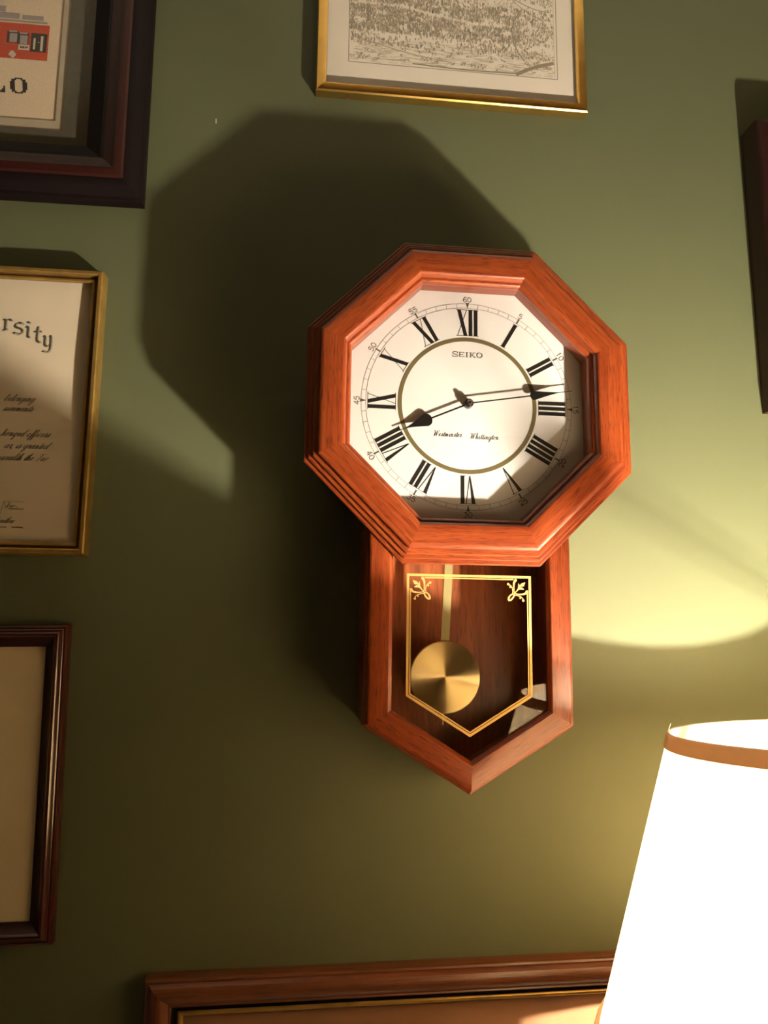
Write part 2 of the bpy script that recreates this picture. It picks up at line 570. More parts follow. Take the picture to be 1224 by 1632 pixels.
wall = struct(box('wall_back', XL, XR, 0, 0.1, ZF, ZC, 'wall'))
wall['label'] = 'olive green painted wall behind the clock and pictures'
struct(box('wall_left', XL - 0.1, XL, YB, 0.1, ZF, ZC, 'wall_other'))
struct(box('wall_right', XR, XR + 0.1, YB, 0.1, ZF, ZC, 'wall_other'))
struct(box('wall_front', XL - 0.1, XR + 0.1, YB - 0.1, YB, ZF, ZC, 'wall_other'))
struct(box('ceiling', XL - 0.1, XR + 0.1, YB - 0.1, 0.1, ZC, ZC + 0.1, 'ceiling'))
struct(box('floor', XL - 0.1, XR + 0.1, YB - 0.1, 0.1, ZF - 0.1, ZF, 'floor'))
# small blemishes in the paint
pc = Print(0.0003)
pc.poly([(-0.2585, 0.3345), (-0.2575, 0.3343), (-0.2578, 0.3405), (-0.2586, 0.3400)])
pc.build('paint_chip', 'chip', wall)
pc = Print(0.0003)
pc.stroke(spline([(0.082, -0.330), (0.090, -0.328), (0.097, -0.322), (0.104, -0.316)]), 0.0007)
pc.stroke(spline([(0.084, -0.327), (0.087, -0.331), (0.092, -0.329)]), 0.0006)
pc.build('scuff_mark', 'scuff', wall)

# ------------------------------------------------------------------ pendulum wall clock
clock = thing('pendulum_wall_clock', 'octagonal red-oak pendulum wall clock with Roman numerals hanging on the green wall', 'clock', (0, 0, 0), (0, 0.0135, 0))
T8 = math.tan(math.pi / 8)
A3 = 0.1555


def octagon(a):
    k = a * T8
    return [(k, a), (-k, a), (-a, k), (-a, -k), (-k, -a), (k, -a), (a, -k), (a, k)]


D1 = 0.1052
prof_a = [  # (apothem, distance from wall)
    (.1135, .0800), (.1135, .0915), (.1139, .0945), (.1147, .0965), (.1158, .0977), (.1170, .0982), (.1180, .0982), (.1183, .0993),
    (.1189, .1015), (.1199, .1036), (.1212, .1048), (.1226, .1052), (.1385, .1052), (.1412, .1047), (.1425, .1040), (.1430, .1028),
    (.1430, .1012), (.1415, .1008), (.1415, .1001), (.1468, .0998), (.1476, .0990), (.1476, .0976), (.1461, .0972), (.1461, .0966), (.1507, .0962), (.1515, .0955),
    (.1515, .0940), (.1500, .0936), (.1500, .0930), (.1546, .0926), (.1555, .0918), (.1555, .0868), (.1300, .0868), (.1300, .0800)]
prof = [(A3 - a, w, 0) for a, w in prof_a]
rails('frame_rail', octagon(A3), True, prof, ['oak'], clock)
# drum behind the octagonal frame
prof_d = [(0.0, 0.0005, 0), (0.0, 0.0866, 0), (0.012, 0.0866, 0), (0.012, 0.0005, 0)]
rails('drum_side', octagon(0.1385), True, prof_d, ['oak_side'], clock)

# lower case
B_, VC, VT = 0.0967, -0.2996, -0.3587
case_path = [(-B_, -0.118), (-B_, VC), (0.0, VT), (B_, VC), (B_, -0.118)]
prof_c = [(0.0, .0705, 0), (0.0, .0800, 0), (.0006, .0812, 0), (.0016, .0815, 0), (.0016, .0832, 0), (.0022, .0842, 0), (.0032, .0846, 0), (.0032, .0862, 0), (.0036, .0875, 0), (.0048, .0883, 0),
          (.0066, .08865, 0), (.0218, .08865, 0), (.0228, .0880, 0), (.0236, .0868, 0), (.0244, .0860, 0), (.0252, .0845, 0), (.0252, .0760, 0), (.0150, .0760, 0), (.0150, .0705, 0)]
rails('case_rail', case_path, False, prof_c, ['oak'], clock)
prof_s = [(0.0008, 0.0005, 0), (0.0008, 0.0704, 0), (0.0130, 0.0704, 0), (0.0130, 0.0005, 0)]
rails('case_side', case_path, False, prof_s, ['oak_side'], clock)


def uvbox(name, poly, w0, w1, mat, parent):
    n = len(poly)
    v = [(x, -w1, z) for x, z in poly] + [(x, -w0, z) for x, z in poly]
    f = [tuple(range(n)), tuple(range(2 * n - 1, n - 1, -1))]
    for i in range(n):
        j = (i + 1) % n
        f.append((i, i + n, j + n, j))
    uv = []
    for fc in f:
        uv += [(v[c][2], v[c][0]) for c in fc]
    return link(name, v, f, mat, parent, uvs=uv)


cb = 0.0130
uvbox('back_panel', [(-B_ + cb + .0005, -0.119), (-B_ + cb + .0005, VC + 0.0075), (0, VT + cb * 1.19), (B_ - cb - .0005, VC + 0.0075), (B_ - cb - .0005, -0.119)], 0.012, 0.018, 'panel', clock)

# dial plate and glasses
k = 0.1255 * T8
dial = prism('dial', octagon(0.1258), 0.0740, 0.0778, 'dial', clock)
prism('dial_glass', octagon(0.1128), 0.0935, 0.0950, 'glass', clock)
gl = prism('case_glass', [(-0.0728, -0.120), (-0.0728, -0.2853), (0, -0.3298), (0.0728, -0.2853), (0.0728, -0.120)], 0.0802, 0.0822, 'glass', clock)

# --- print on the dial
PW = 0.07795
pr = Print(PW)
pr.ring((0, 0), 0.0641, 0.0681, 144)
pr.build('chapter_ring', 'olive', dial)
pr = Print(PW)
pr.ring((0, 0), 0.10285, 0.10315, 240)
pr.ring((0, 0), 0.09835, 0.09865, 240)
for i in range(60):
    a = math.radians(6 * i)
    s, c = math.sin(a), math.cos(a)
    if i % 5:
        pr.line((s * .0985, c * .0985), (s * .103, c * .103), .0003)
    elif i % 15:
        pr.line((s * .0984, c * .0984), (s * .1040, c * .1040), .0014)
    else:
        t = Vector((c, -s)) * .0017
        o1, o2 = Vector((s, c)) * .1040, Vector((s, c)) * .0978
        pr.poly([o1 - t, o2, o1 + t])
pr.build('minute_track', 'inkgrey', dial)

# Roman numerals, tops outward
H = 0.0272
R0 = 0.0697


def numeral_pieces(txt):
    g = {'I': .0052, 'V': .0105, 'X': .0112}
    wtot = sum(g[c] for c in txt)
    x = -wtot / 2
    polys = []
    th, tn = .0037, .0006
    for c in txt:
        w = g[c]
        if c == 'I':
            m_ = x + w / 2
            polys.append([(m_ - th / 2, 0), (m_ + th / 2, 0), (m_ + th / 2, H), (m_ - th / 2, H)])
            polys += [[(m_ - .0029, 0), (m_ + .0029, 0), (m_ + .0029, .0005), (m_ - .0029, .0005)], [(m_ - .0029, H - .0005), (m_ + .0029, H - .0005), (m_ + .0029, H), (m_ - .0029, H)]]
        elif c == 'V':
            l_, r_ = x + .0006, x + w - .0006
            m_ = (l_ + r_) / 2 + .0006
            polys.append([(l_, H), (m_ - .0002, 0), (m_ + .0008, .0006), (l_ + th, H)])
            polys.append([(r_ - tn, H), (m_, .0), (m_ + .0008, .0), (r_ + tn * .4, H)])
            polys.append([(l_ - .0012, H - .0005), (r_ + .0012, H - .0005), (r_ + .0012, H), (l_ - .0012, H)])
        else:
            l_, r_ = x + .0004, x + w - .0004
            polys.append([(l_, H), (r_ - th, 0), (r_, 0), (l_ + th, H)])
            polys.append([(r_ - tn - .0004, H), (l_ + .0002, 0), (l_ + .0002 + tn, 0), (r_ - .0004, H)])
            for zz in (0, H - .0005):
                polys.append([(l_ - .0010, zz), (r_ + .0010, zz), (r_ + .0010, zz + .0005), (l_ - .0010, zz + .0005)])
        x += w
    return polys


for i, txt in enumerate(['XII', 'I', 'II', 'III', 'IIII', 'V', 'VI', 'VII', 'VIII', 'IX', 'X', 'XI']):
    a = math.radians(30 * i)
    s, c = math.sin(a), math.cos(a)
    pr = Print(PW)
    for pl in numeral_pieces(txt):
        pr.poly([(x * c + (R0 + z) * s, -x * s + (R0 + z) * c) for x, z in pl])
    pr.build('numeral', 'ink', dial)

DIG = {
    '0': [[(.5, 1), (.12, .75), (.1, .3), (.5, 0), (.9, .3), (.88, .75), (.5, 1)]],
    '1': [[(.25, .8), (.5, 1), (.5, 0)]],
    '2': [[(.1, .75), (.3, .98), (.7, .95), (.85, .7), (.6, .4), (.1, .02), (.5, .1), (.9, .05)]],
    '3': [[(.1, .95), (.8, .95), (.45, .6), (.8, .5), (.85, .2), (.5, 0), (.1, .15)]],
    '4': [[(.65, 0), (.65, 1), (.05, .3), (.95, .3)]],
    '5': [[(.85, .97), (.25, .97), (.15, .55), (.6, .62), (.88, .35), (.6, 0), (.1, .1)]],
    '6': [[(.85, .9), (.5, 1), (.15, .6), (.12, .25), (.5, 0), (.88, .25), (.7, .55), (.3, .5), (.14, .3)]],
}
for i in range(12):
    txt = str(5 * i if i else 60)
    a = math.radians(30 * i)
    s, c = math.sin(a), math.cos(a)
    flip = 4 <= i <= 8
    hh, ww = .0052, .0040
    pr = Print(PW)
    tot = len(txt) * ww * 1.12
    for q, ch in enumerate(txt):
        for st in DIG[ch]:
            pts = st if ch in '14' else [tuple(p) for p in spline(st, 4)]
            out = []
            for px, pz in pts:
                x = -tot / 2 + q * ww * 1.12 + px * ww
                z = pz * hh
                if flip:
                    x, z = -x, hh - z
                rr = .1047 + z
                out.append((x * c + rr * s, -x * s + rr * c))
            pr.stroke(out, .00065)
    pr.build('minute_figure', 'inkgrey', dial)

# maker's name in wide slab letters and the chime name in script
pr = Print(PW)
LH, LW, tk = .0050, .0052, .0007
x0 = -.0150
zb = .0481


def slab(x, z, w=.0016):
    pr.line((x - w / 2, z), (x + w / 2, z), .0005)


for q, ch in enumerate('SEIKO'):
    x = x0 + (0, .0066, .0131, .0171, .0241)[q]
    if ch == 'S':
        pr.stroke(spline([(x + LW, zb + LH * .78), (x + LW * .75, zb + LH), (x + LW * .25, zb + LH * .97), (x + .0003, zb + LH * .75), (x + LW * .3, zb + LH * .54), (x + LW * .75, zb + LH * .46), (x + LW, zb + LH * .25), (x + LW * .75, zb + .0002), (x + LW * .25, zb), (x, zb + LH * .22)], 4), tk)
        pr.line((x + LW, zb + LH * .65), (x + LW, zb + LH), .0005)
        pr.line((x, zb), (x, zb + LH * .33), .0005)
    elif ch == 'E':
        pr.line((x + .0007, zb), (x + .0007, zb + LH), .0010)
        for zz in (zb + .0002, zb + LH / 2, zb + LH - .0002):
            pr.line((x, zz), (x + LW * (.95 if zz != zb + LH / 2 else .7), zz), .0005)
        for zz in (zb, zb + LH - .0013):
            pr.line((x + LW * .95, zz), (x + LW * .95, zz + .0013), .0005)
        pr.line((x + LW * .7, zb + LH * .36), (x + LW * .7, zb + LH * .64), .0005)
    elif ch == 'I':
        pr.line((x + .0012, zb), (x + .0012, zb + LH), .0010)
        slab(x + .0012, zb + .0002, .0026)
        slab(x + .0012, zb + LH - .0002, .0026)
    elif ch == 'K':
        pr.line((x + .0009, zb), (x + .0009, zb + LH), .0010)
        pr.line((x + .0011, zb + LH * .38), (x + LW * .9, zb + LH), .0006)
        pr.line((x + LW * .38, zb + LH * .55), (x + LW, zb), .0009)
        for sx in (x + .0009, x + LW * .95):
            slab(sx, zb + .0002, .0022)
            slab(sx - (.0 if sx < x + .002 else .0004), zb + LH - .0002, .0022)
    else:
        pr.stroke([(x + LW * .52 + LW * .5 * math.cos(t * math.pi / 12), zb + LH / 2 + LH / 2 * math.sin(t * math.pi / 12)) for t in range(25)], [(.0010 if abs(math.cos(t * math.pi / 12)) > .6 else .0006) for t in range(25)])
pr.build('maker_name', 'inkgrey', dial)
pr = Print(PW)
cursive(pr, 'Westminster', -.0335, -.0322, .0028, slant=.28, pen=.145, track=1.15)
cursive(pr, '-', -.0012, -.0324, .0016, slant=.0, pen=.2)
cursive(pr, 'Whittington', .0022, -.0334, .0028, slant=.28, pen=.145, track=1.15)
pr.build('chime_name', 'ink', dial)

# --- hands
HW = 0.0816


def hand(name, ang, outline, w, thick):
    s, c = math.sin(ang), math.cos(ang)
    right = [(x, z) for x, z in outline]
    left = [(-x, z) for x, z in outline[::-1]]
    poly = [(x * c + z * s, -x * s + z * c) for x, z in left + right][::-1]
    # counter-clockwise check
    ar = sum(poly[i][0] * poly[(i + 1) % len(poly)][1] - poly[(i + 1) % len(poly)][0] * poly[i][1] for i in range(len(poly)))
    if ar < 0:
        poly = poly[::-1]
    return prism(name, poly, w, w + thick, 'handblack', clock)


def teardrop(r0, tip, hw, stem, body):
    """outline of the right half, from the hub to the tip: round end towards the hub, long hollow taper outward"""
    pts = [(stem, -0.004), (stem, r0)]
    for q in range(1, 8):
        t = math.pi * q / 16
        pts.append((stem + (hw - stem) * math.sin(t), r0 + hw * 0.95 * (1 - math.cos(t))))
    ra = pts[-1][1]
    for q in range(0, 13):
        t = q / 12
        pts.append((max(stem * .55, stem * .55 + (hw - stem * .55) * (1 - t) ** 1.25), ra + hw * .2 + (body - ra) * t))
    pts.append((0.00022, tip))
    return pts


mh = hand('minute_hand', math.atan2(.1024, .0172), teardrop(.0612, .1032, .0045, .00062, .0890), HW + .0017, .0006)
hh_ = hand('hour_hand', math.atan2(-.0668, -.0293), teardrop(.0390, .0735, .0062, .00080, .0645), HW, .0007)
for o in (mh, hh_):
    pass
lathe('hand_hub', [(.0, .0778), (.0040, .0778), (.0044, .0790), (.0044, .0845), (.0034, .0852), (.0, .0852)], 'handblack', clock, seg=24, axis='Y')
lathe('hub_cap', [(.0, .0850), (.0024, .0850), (.0024, .0872), (.0018, .0879), (.0, .0881)], 'chrome', clock, seg=20, axis='Y')

# --- pendulum
pend = bpy.data.objects.new('pendulum', None)
COL.objects.link(pend)
pend.parent = clock
W_ROD = 0.0540


def rod_quad():
    a, c = Vector((-0.0105, -0.090)), Vector((-0.0178, -0.235))
    d = (c - a).normalized()
    nn = Vector((-d.y, d.x)) * 0.0039
    return [a - nn, c - nn, c + nn, a + nn]


pts = rod_quad()
ar = sum(pts[i][0] * pts[(i + 1) % 4][1] - pts[(i + 1) % 4][0] * pts[i][1] for i in range(4))
if ar < 0:
    pts = pts[::-1]
prism('rod', [tuple(p) for p in pts], W_ROD - .0012, W_ROD, 'satin', pend)
bobprof = [(.0, .0024), (.010, .00238), (.020, .0023), (.030, .0021), (.0326, .0017), (.0334, .0008), (.0334, -.0006), (.0325, -.0016), (.0, -.0016)]
lathe('bob', bobprof, 'bob', pend, seg=96, axis='Y', loc=(-0.0176, -W_ROD - .0005, -0.258), smooth=30)
tube('rating_screw', [(-0.0190, -W_ROD, -0.289), (-0.0196, -W_ROD, -0.3015)], .0008, 'brass', pend)
lathe('rating_nut', [(0, -.0016), (.0030, -.0016), (.0034, -.0010), (.0034, .0010), (.0030, .0016), (0, .0016)], 'brass', pend, seg=16, loc=(-0.01935, -W_ROD, -0.2955))

# --- gold lines and corner flourishes on the lower glass
GW = 0.08235


def offset_path(o):
    pts_ = [(-.0582, -.1640), (-.0582, -.2735), (0, -.3090), (.0582, -.2735), (.0582, -.1640)]
    P = [Vector(p) for p in pts_]
    n_ = len(P)
    D = [(P[(i + 1) % n_] - P[i]).normalized() for i in range(n_)]
    N = [Vector((-d.y, d.x)) for d in D]
    return [isect(P[i] + N[i - 1] * o, D[i - 1], P[i] + N[i] * o, D[i]) for i in range(n_)]


def band(pr_, o0, o1, skip=()):
    a, c = offset_path(o0), offset_path(o1)
    for i in range(5):
        j = (i + 1) % 5
        if i in skip:
            continue
        pr_.poly([a[i], a[j], c[j], c[i]])


pr = Print(GW)
band(pr, 0, .0022)
pr.build('gold_border', 'goldprint', gl)
pr = Print(GW)
band(pr, .0029, .0040, skip=(0, 3, 4))
a, c = offset_path(.0029), offset_path(.0040)
zt = a[0][1]
pr.poly([(-.0582 + .0165, zt), (.0582 - .0165, zt), (.0582 - .0165, zt - .0011), (-.0582 + .0165, zt - .0011)])
for sgn in (-1, 1):
    xs = sgn * (.0582 - .00345)
    pr.poly([(xs - .00055, -.1640 - .0155), (xs + .00055, -.1640 - .0155), (xs + .00055, c[1][1]), (xs - .00055, c[1][1])])
pr.build('gold_inner_line', 'goldprint', gl)
ZP = .0000626


def fl(px, pz, sgn):
    return (sgn * (-.0582 + (px - 155) * ZP) * -1 * -1, -.1640 - (pz - 240) * ZP)


for sgn in (1, -1):
    pr = Print(GW)

    def S(pts_, ws):
        sp = spline([fl(px, pz, sgn) for px, pz in pts_], 5)
        ww_ = []
        nseg = len(pts_) - 1
        for i in range(len(sp)):
            t = i / 5
            i0 = min(int(t), nseg - 1)
            ww_.append((ws[i0] + (ws[i0 + 1] - ws[i0]) * (t - i0)) * ZP)
        pr.stroke(sp, ww_)
    S([(388, 300), (412, 350), (414, 420), (410, 495)], [34, 30, 16, 12])
    pr.dot(fl(388, 305, sgn), 22 * ZP)
    S([(215, 475), (255, 503), (330, 512), (405, 500)], [34, 28, 18, 12])
    pr.dot(fl(218, 472, sgn), 22 * ZP)
    S([(405, 495), (420, 545), (455, 590), (490, 600), (495, 570), (470, 530), (435, 510), (415, 525)], [12, 20, 26, 28, 26, 18, 14, 12])
    S([(437, 510), (433, 450), (455, 395), (510, 358)], [10, 14, 12, 12])
    pr.dot(fl(500, 366, sgn), 19 * ZP)
    pr.dot(fl(472, 408, sgn), 13 * ZP)
    S([(412, 522), (345, 535), (290, 565), (272, 615)], [10, 14, 12, 12])
    pr.dot(fl(275, 603, sgn), 19 * ZP)
    pr.dot(fl(320, 566, sgn), 13 * ZP)
    S([(402, 495), (370, 460), (330, 415)], [12, 16, 30])
    for lobe in ([(340, 430), (318, 395), (265, 395), (240, 330), (300, 350), (325, 378)],
                 [(325, 410), (330, 370), (346, 345), (350, 390), (355, 440)],
                 [(330, 400), (290, 410), (258, 440), (310, 440), (352, 442)]):
        pr.poly([fl(px, pz, sgn) for px, pz in lobe])
    pr.build('corner_flourish', 'goldprint', gl)


# ------------------------------------------------------------------ framed pictures
def rect(x0, x1, z0, z1):
    return [(x0, z0), (x1, z0), (x1, z1), (x0, z1)]


def inset(x0, x1, z0, z1, d):
    return x0 + d, x1 - d, z0 + d, z1 - d


# gold-framed engraving above the clock
eng = thing('gold_framed_engraving', 'engraved landscape print in a slim gold metal frame above the clock', 'picture', (0.0053, 0, 0.3742), (0, 0.0095, 0))
EW, EH = 0.1553, 0.262
DG = 0.0135
gp = [(0, .0005, 0), (0, DG - .0022, 0), (.0012, DG - .0004, 0), (.0024, DG, 0), (.0095, DG, 0), (.0110, DG - .0012, 0), (.0118, DG - .0040, 0), (.0118, .0088, 0), (.0060, .0088, 0), (.0060, .0005, 0)]
rails('frame_rail', rect(-EW, EW, 0, EH), True, gp, ['gold'], eng)
sheet = prism('paper', rect(-EW + .0065, EW - .0065, .0065, EH - .0065), .004, .0072, 'paper', eng)
prism('glazing', rect(-EW + .0065, EW - .0065, .0065, EH - .0065), .0078, .0086, 'glazing', eng)
ex0, ex1, ez0, ez1 = -.1195, .1225, .0425, .213
pr = Print(.00725)
for t, g in ((.0009, 0), ):
    for a, c in (((ex0, ez0), (ex1, ez0)), ((ex1, ez0), (ex1, ez1)), ((ex1, ez1), (ex0, ez1)), ((ex0, ez1), (ex0, ez0))):
        pr.line(a, c, t)
    pr.line((ex1 - .0032, ez0 + .002), (ex1 - .0032, ez1), .0004)
pr.build('plate_border', 'etch', sheet)


def in_plate(x, z):
    return ex0 + .001 < x < ex1 - .004 and ez0 + .001 < z < ez1 - .001


rnd = random.Random(11)


def ew(u):
    return ex0 + u * (ex1 - ex0)


pale, dark = Print(.00728), Print(.00732)
# wooded bands: (base height as function of u, depth)
for _ in range(11000):
    u = rnd.random()
    hgt = rnd.random()
    x = ew(u)
    # hill masses behind, trees in the middle distance, open ground in front
    z = ez0 + .022 + hgt * .095
    dens = 1.0
    g = math.sin(u * 9 + 2 * math.sin(hgt * 7)) * .5 + .5
    if z < ez0 + .040:
        dens = .25 * (0.4 + g)
    elif z < ez0 + .085:
        dens = .95
        if abs(z - (ez0 + .074 - .014 * u + .004 * math.sin(u * 8))) < .0020 and u < .75:
            dens = 0.03
        if u > .82:
            dens = .45
        if math.sin(u * 31) * math.sin(hgt * 23 + u * 5) > .62:
            dens *= .25
    else:
        dens = .55 * g
        if u > .8:
            dens *= .3
    if rnd.random() > dens:
        continue
    hl = .0016 + .0028 * rnd.random()
    if not in_plate(x, z) or not in_plate(x, z + hl):
        continue
    p_ = pale if rnd.random() < .72 else dark
    p_.line((x, z), (x + (rnd.random() - .5) * .0012, z + hl), .0008 + .0009 * rnd.random())
for _ in range(420):     # horizontal hatching of the ground
    u = rnd.random()
    x = ew(u)
    z = ez0 + .002 + rnd.random() * .030
    ln = .003 + .012 * rnd.random()
    if in_plate(x, z) and in_plate(x + ln, z):
        pale.line((x, z), (x + ln, z - .0008 * rnd.random()), .00045)
for _ in range(70):      # bushes in the foreground
    x = ew(rnd.random())
    z = ez0 + .004 + rnd.random() ** 2 * .025
    for q in range(7):
        a, bq = x + (rnd.random() - .5) * .006, z + rnd.random() * .003
        if in_plate(a, bq) and in_plate(a, bq + .002):
            (dark if q % 2 else pale).line((a, bq), (a + .0006, bq + .0018), .0008)


def road(pts_, t, p_):
    pp = [p for p in spline([(ew(u), ez0 + h) for u, h in pts_], 6) if in_plate(p[0], p[1])]
    if len(pp) > 1:
        p_.stroke(pp, t)


road([(0, .033), (.12, .026), (.3, .016), (.5, .009)], .0013, pale)
road([(.80, .002), (.88, .012), (1.0, .022)], .0042, dark)
road([(.30, .004), (.55, .002), (.80, .003)], .0016, dark)
road([(.84, .020), (.80, .035), (.78, .06), (.82, .085)], .0012, dark)
road([(.6, .12), (.75, .105), (.88, .090), (.99, .086)], .0010, dark)
road([(.72, .12), (.80, .095), (.9, .079), (.99, .075)], .0012, pale)
road([(.02, .085), (.10, .12), (.2, .105), (.36, .125), (.5, .108), (.62, .13)], .0009, dark)
for _ in range(900):     # hatched hillsides further up the plate
    u = rnd.random()
    x = ew(u)
    z = ez0 + .085 + rnd.random() * .045
    ridge = ez0 + .118 + .014 * math.sin(u * 7 + .6)
    if z < ridge and math.sin(u * 17 + z * 160) > -.2 and in_plate(x, z) and in_plate(x + .003, z + .004):
        pale.line((x, z), (x + .0022, z + .0036), .0005)
pale.build('engraved_shading', 'etch_pale', sheet)['kind'] = 'stuff'
dark.build('engraved_lines', 'etch', sheet)['kind'] = 'stuff'
pr = Print(0.0)
eyev, eyef = boxmesh(-.1215, -.1165, -.0050, -.0030, -.0022, .0)
link('hanging_tab', eyev, eyef, 'goldgroove', eng)

# cross-stitch in a wide dark frame, upper left
FX1, FZ0 = -0.3288, 0.2285
cs = thing('framed_cross_stitch', 'cross-stitch picture with a red building in a wide dark mahogany frame at upper left', 'picture', (FX1, 0, FZ0), (0, 0.003, 0))
CW, CH = 0.44, 0.36
DC = 0.030
cp = [(0, .0005, 0), (0, .0105, 0), (.0012, .0130, 0), (.0040, .0142, 0), (.0060, .0170, 0), (.0100, .0215, 0), (.0145, .0242, 0), (.0185, .0250, 1), (.0205, .0272, 1), (.0240, .0284, 1), (.0280, .0284, 1), (.0310, .0268, 1), (.0325, .0262, 1),
      (.0370, .0256, 1), (.0405, .0235, 1), (.0425, .0200, 1), (.0440, .0192, 0), (.0470, .0185, 0), (.0500, .0168, 0), (.0520, .0158, 0), (.0590, .0120, 0), (.0610, .0110, 0), (.0610, .0086, 0), (.0540, .0086, 0), (.0540, .0005, 0)]
rails('frame_rail', rect(-CW, 0, 0, CH), True, cp, ['black', 'mahog'], cs)
prism('cloth', rect(-CW + .056, -.056, .056, CH - .056), .003, .0042, 'linen', cs)


def mat_frame(name, o, i, w0, w1, mat, parent):
    n_ = 4
    v = [(x, -w1, z) for x, z in o] + [(x, -w1, z) for x, z in i] + [(x, -w0, z) for x, z in o] + [(x, -w0, z) for x, z in i]
    f = []
    for q in range(4):
        r_ = (q + 1) % 4
        f += [(q, r_, 4 + r_, 4 + q), (4 + q, 4 + r_, 12 + r_, 12 + q), (8 + q, 12 + q, 12 + r_, 8 + r_), (q, 8 + q, 8 + r_, r_)]
    return link(name, v, f, mat, parent)


mo = rect(-CW + .0555, -.0555, .0555, CH - .0555)
mat_frame('inner_mat', mo, rect(-CW + .0964, -.0964, .0915, CH - .0915), .0044, .0056, 'mat_cream', cs)
mat_frame('outer_mat', mo, rect(-CW + .0881, -.0881, .0795, CH - .0795), .0058, .0072, 'mat_grey', cs)
prism('glazing', mo, .0073, .0079, 'glazing', cs)
# stitching (positions measured from the lower right inner corner of the mat)
SW = .0043


def cpx(px, pz):
    """photo-plane reading turned into the picture's own metres"""
    return (-.1105 + (px - 75.5) * 0.000672 + (pz - 97.5) * 0.00008, .1622 + (97.5 - pz) * 0.00075)


def stitch(name, rects, mat):
    p_ = Print(SW)
    for (ax, az, bx, bz) in rects:
        a, c = cpx(ax, az), cpx(bx, bz)
        p_.poly([(a[0], c[1]), (c[0], c[1]), (c[0], a[1]), (a[0], a[1])])
    return p_.build(name, mat, cs)


stitch('stitched_wall', [(-60, 40, 76, 97)], 'thread_red')
SW = .00440
stitch('stitched_cornice', [(-60, 24, 36, 33), (41, 26, 73, 33), (-60, 35, 79, 38), (4, 14, 15, 23), (-10, 12, 2, 23)], 'thread_grey')
stitch('stitched_window', [(17, 53, 32, 72), (33, 55, 48, 73)], 'thread_black')
stitch('stitched_door', [(54, 54, 75, 84)], 'thread_dark')
SW = .00450
stitch('stitched_curtain', [(19.5, 52, 32, 55), (20.5, 57, 30.5, 71), (36, 54, 47.5, 57), (36.5, 59, 46.5, 73)], 'thread_grey')
stitch('stitched_sign', [(33, 74, 49, 82.5)], 'thread_white')
stitch('stitched_door_trim', [(68.5, 58, 69.5, 82), (57, 62, 58, 80), (63, 68, 66, 69)], 'thread_white')
stitch('stitched_flower', [(20, 85, 26, 88), (18, 88, 28, 93), (21, 93, 26, 96)], 'thread_white')
SW = .00455
stitch('stitched_sign_lettering', [(35.5, 77, 38, 79.5), (39, 76.5, 41, 80), (42.5, 77, 44, 80), (45, 76.5, 47, 79)], 'thread_dark')
# the two stitched capitals, on a grid of stitches
GRID_O = ["...#####...", ".###...###.", ".##.....##.", "###.....###", "###.....###", "###.....###", "###.....###", "###.....###", "###.....###", ".##.....##.", ".###...###.", "...#####..."]
GRID_L = ["#####......", ".###.......", ".###.......", ".###.......", ".###.......", ".###.......", ".###.......", ".###.....#.", ".###.....#.", ".###....##.", ".###...###.", "##########."]
SW = .0043
for name, grid, px0 in (('stitched_letter', GRID_O, 18.0), ('stitched_letter', GRID_L, -13.5)):
    cells = []
    for r_, row in enumerate(grid):
        for c_, ch in enumerate(row):
            if ch == '#':
                cells.append((px0 + c_ * 2.36, 127 + r_ * 2.05, px0 + c_ * 2.36 + 2.4, 127 + r_ * 2.05 + 2.09))
    stitch(name, cells, 'thread_black')

# diploma in gold frame
DX1, DZ0 = -0.3643, -0.1430
dp = thing('gold_framed_diploma', 'university diploma in a grooved gold frame at the left edge', 'picture', (DX1, 0, DZ0), (0, 0.008, 0))
DW, DH = 0.37, 0.2905
dpp = [(0, .0005, 0), (0, .0165, 0), (.0006, .0185, 0), (.0018, .0195, 0), (.0042, .0195, 0), (.0052, .0185, 0), (.0060, .0150, 1), (.0080, .0146, 1), (.0088, .0156, 0), (.0098, .0163, 0), (.0110, .0160, 0), (.0117, .0150, 0), (.0120, .0142, 1), (.0120, .0128, 1), (.0070, .0128, 1), (.0070, .0005, 1)]
rails('frame_rail', rect(-DW, 0, 0, DH), True, dpp, ['goldleaf', 'goldgroove'], dp)
# slightly buckled sheet
nx, nz = 30, 24
vv, ff = [], []
for j in range(nz + 1):
    for i in range(nx + 1):
        u, t = i / nx, j / nz
        x = -DW + .0085 + u * (DW - .017)
        z = .0085 + t * (DH - .017)
        wv = .0100 + .0012 * math.sin(t * 6.2 + .5) * u ** 2
        vv.append((x, -wv, z))
for j in range(nz):
    for i in range(nx):
        a = j * (nx + 1) + i
        ff.append((a, a + 1, a + nx + 2, a + nx + 1))
doc = link('certificate', vv, ff, 'parch', dp, smooth=60)
prism('glazing', rect(-DW + .0085, -.0085, .0085, DH - .0085), .0117, .0124, 'glazing', dp)


def wob(p_):
    """lay print on the buckled sheet"""
    for i, (x, y, z) in enumerate(p_.v):
        u = (x + DW - .0085) / (DW - .017)
        t = (z - .0085) / (DH - .017)
        p_.v[i] = (x, -(.0100 + .0012 * math.sin(t * 6.2 + .5) * u ** 2) - .00022 + (y + p_.w), z)


def dpx(px, pz):
    zz = (879 - pz) / 454.0 * DH
    edge = 140 + 32 * (886 - pz) / 454.0
    return ((px + 9 - edge) * .000632, zz)


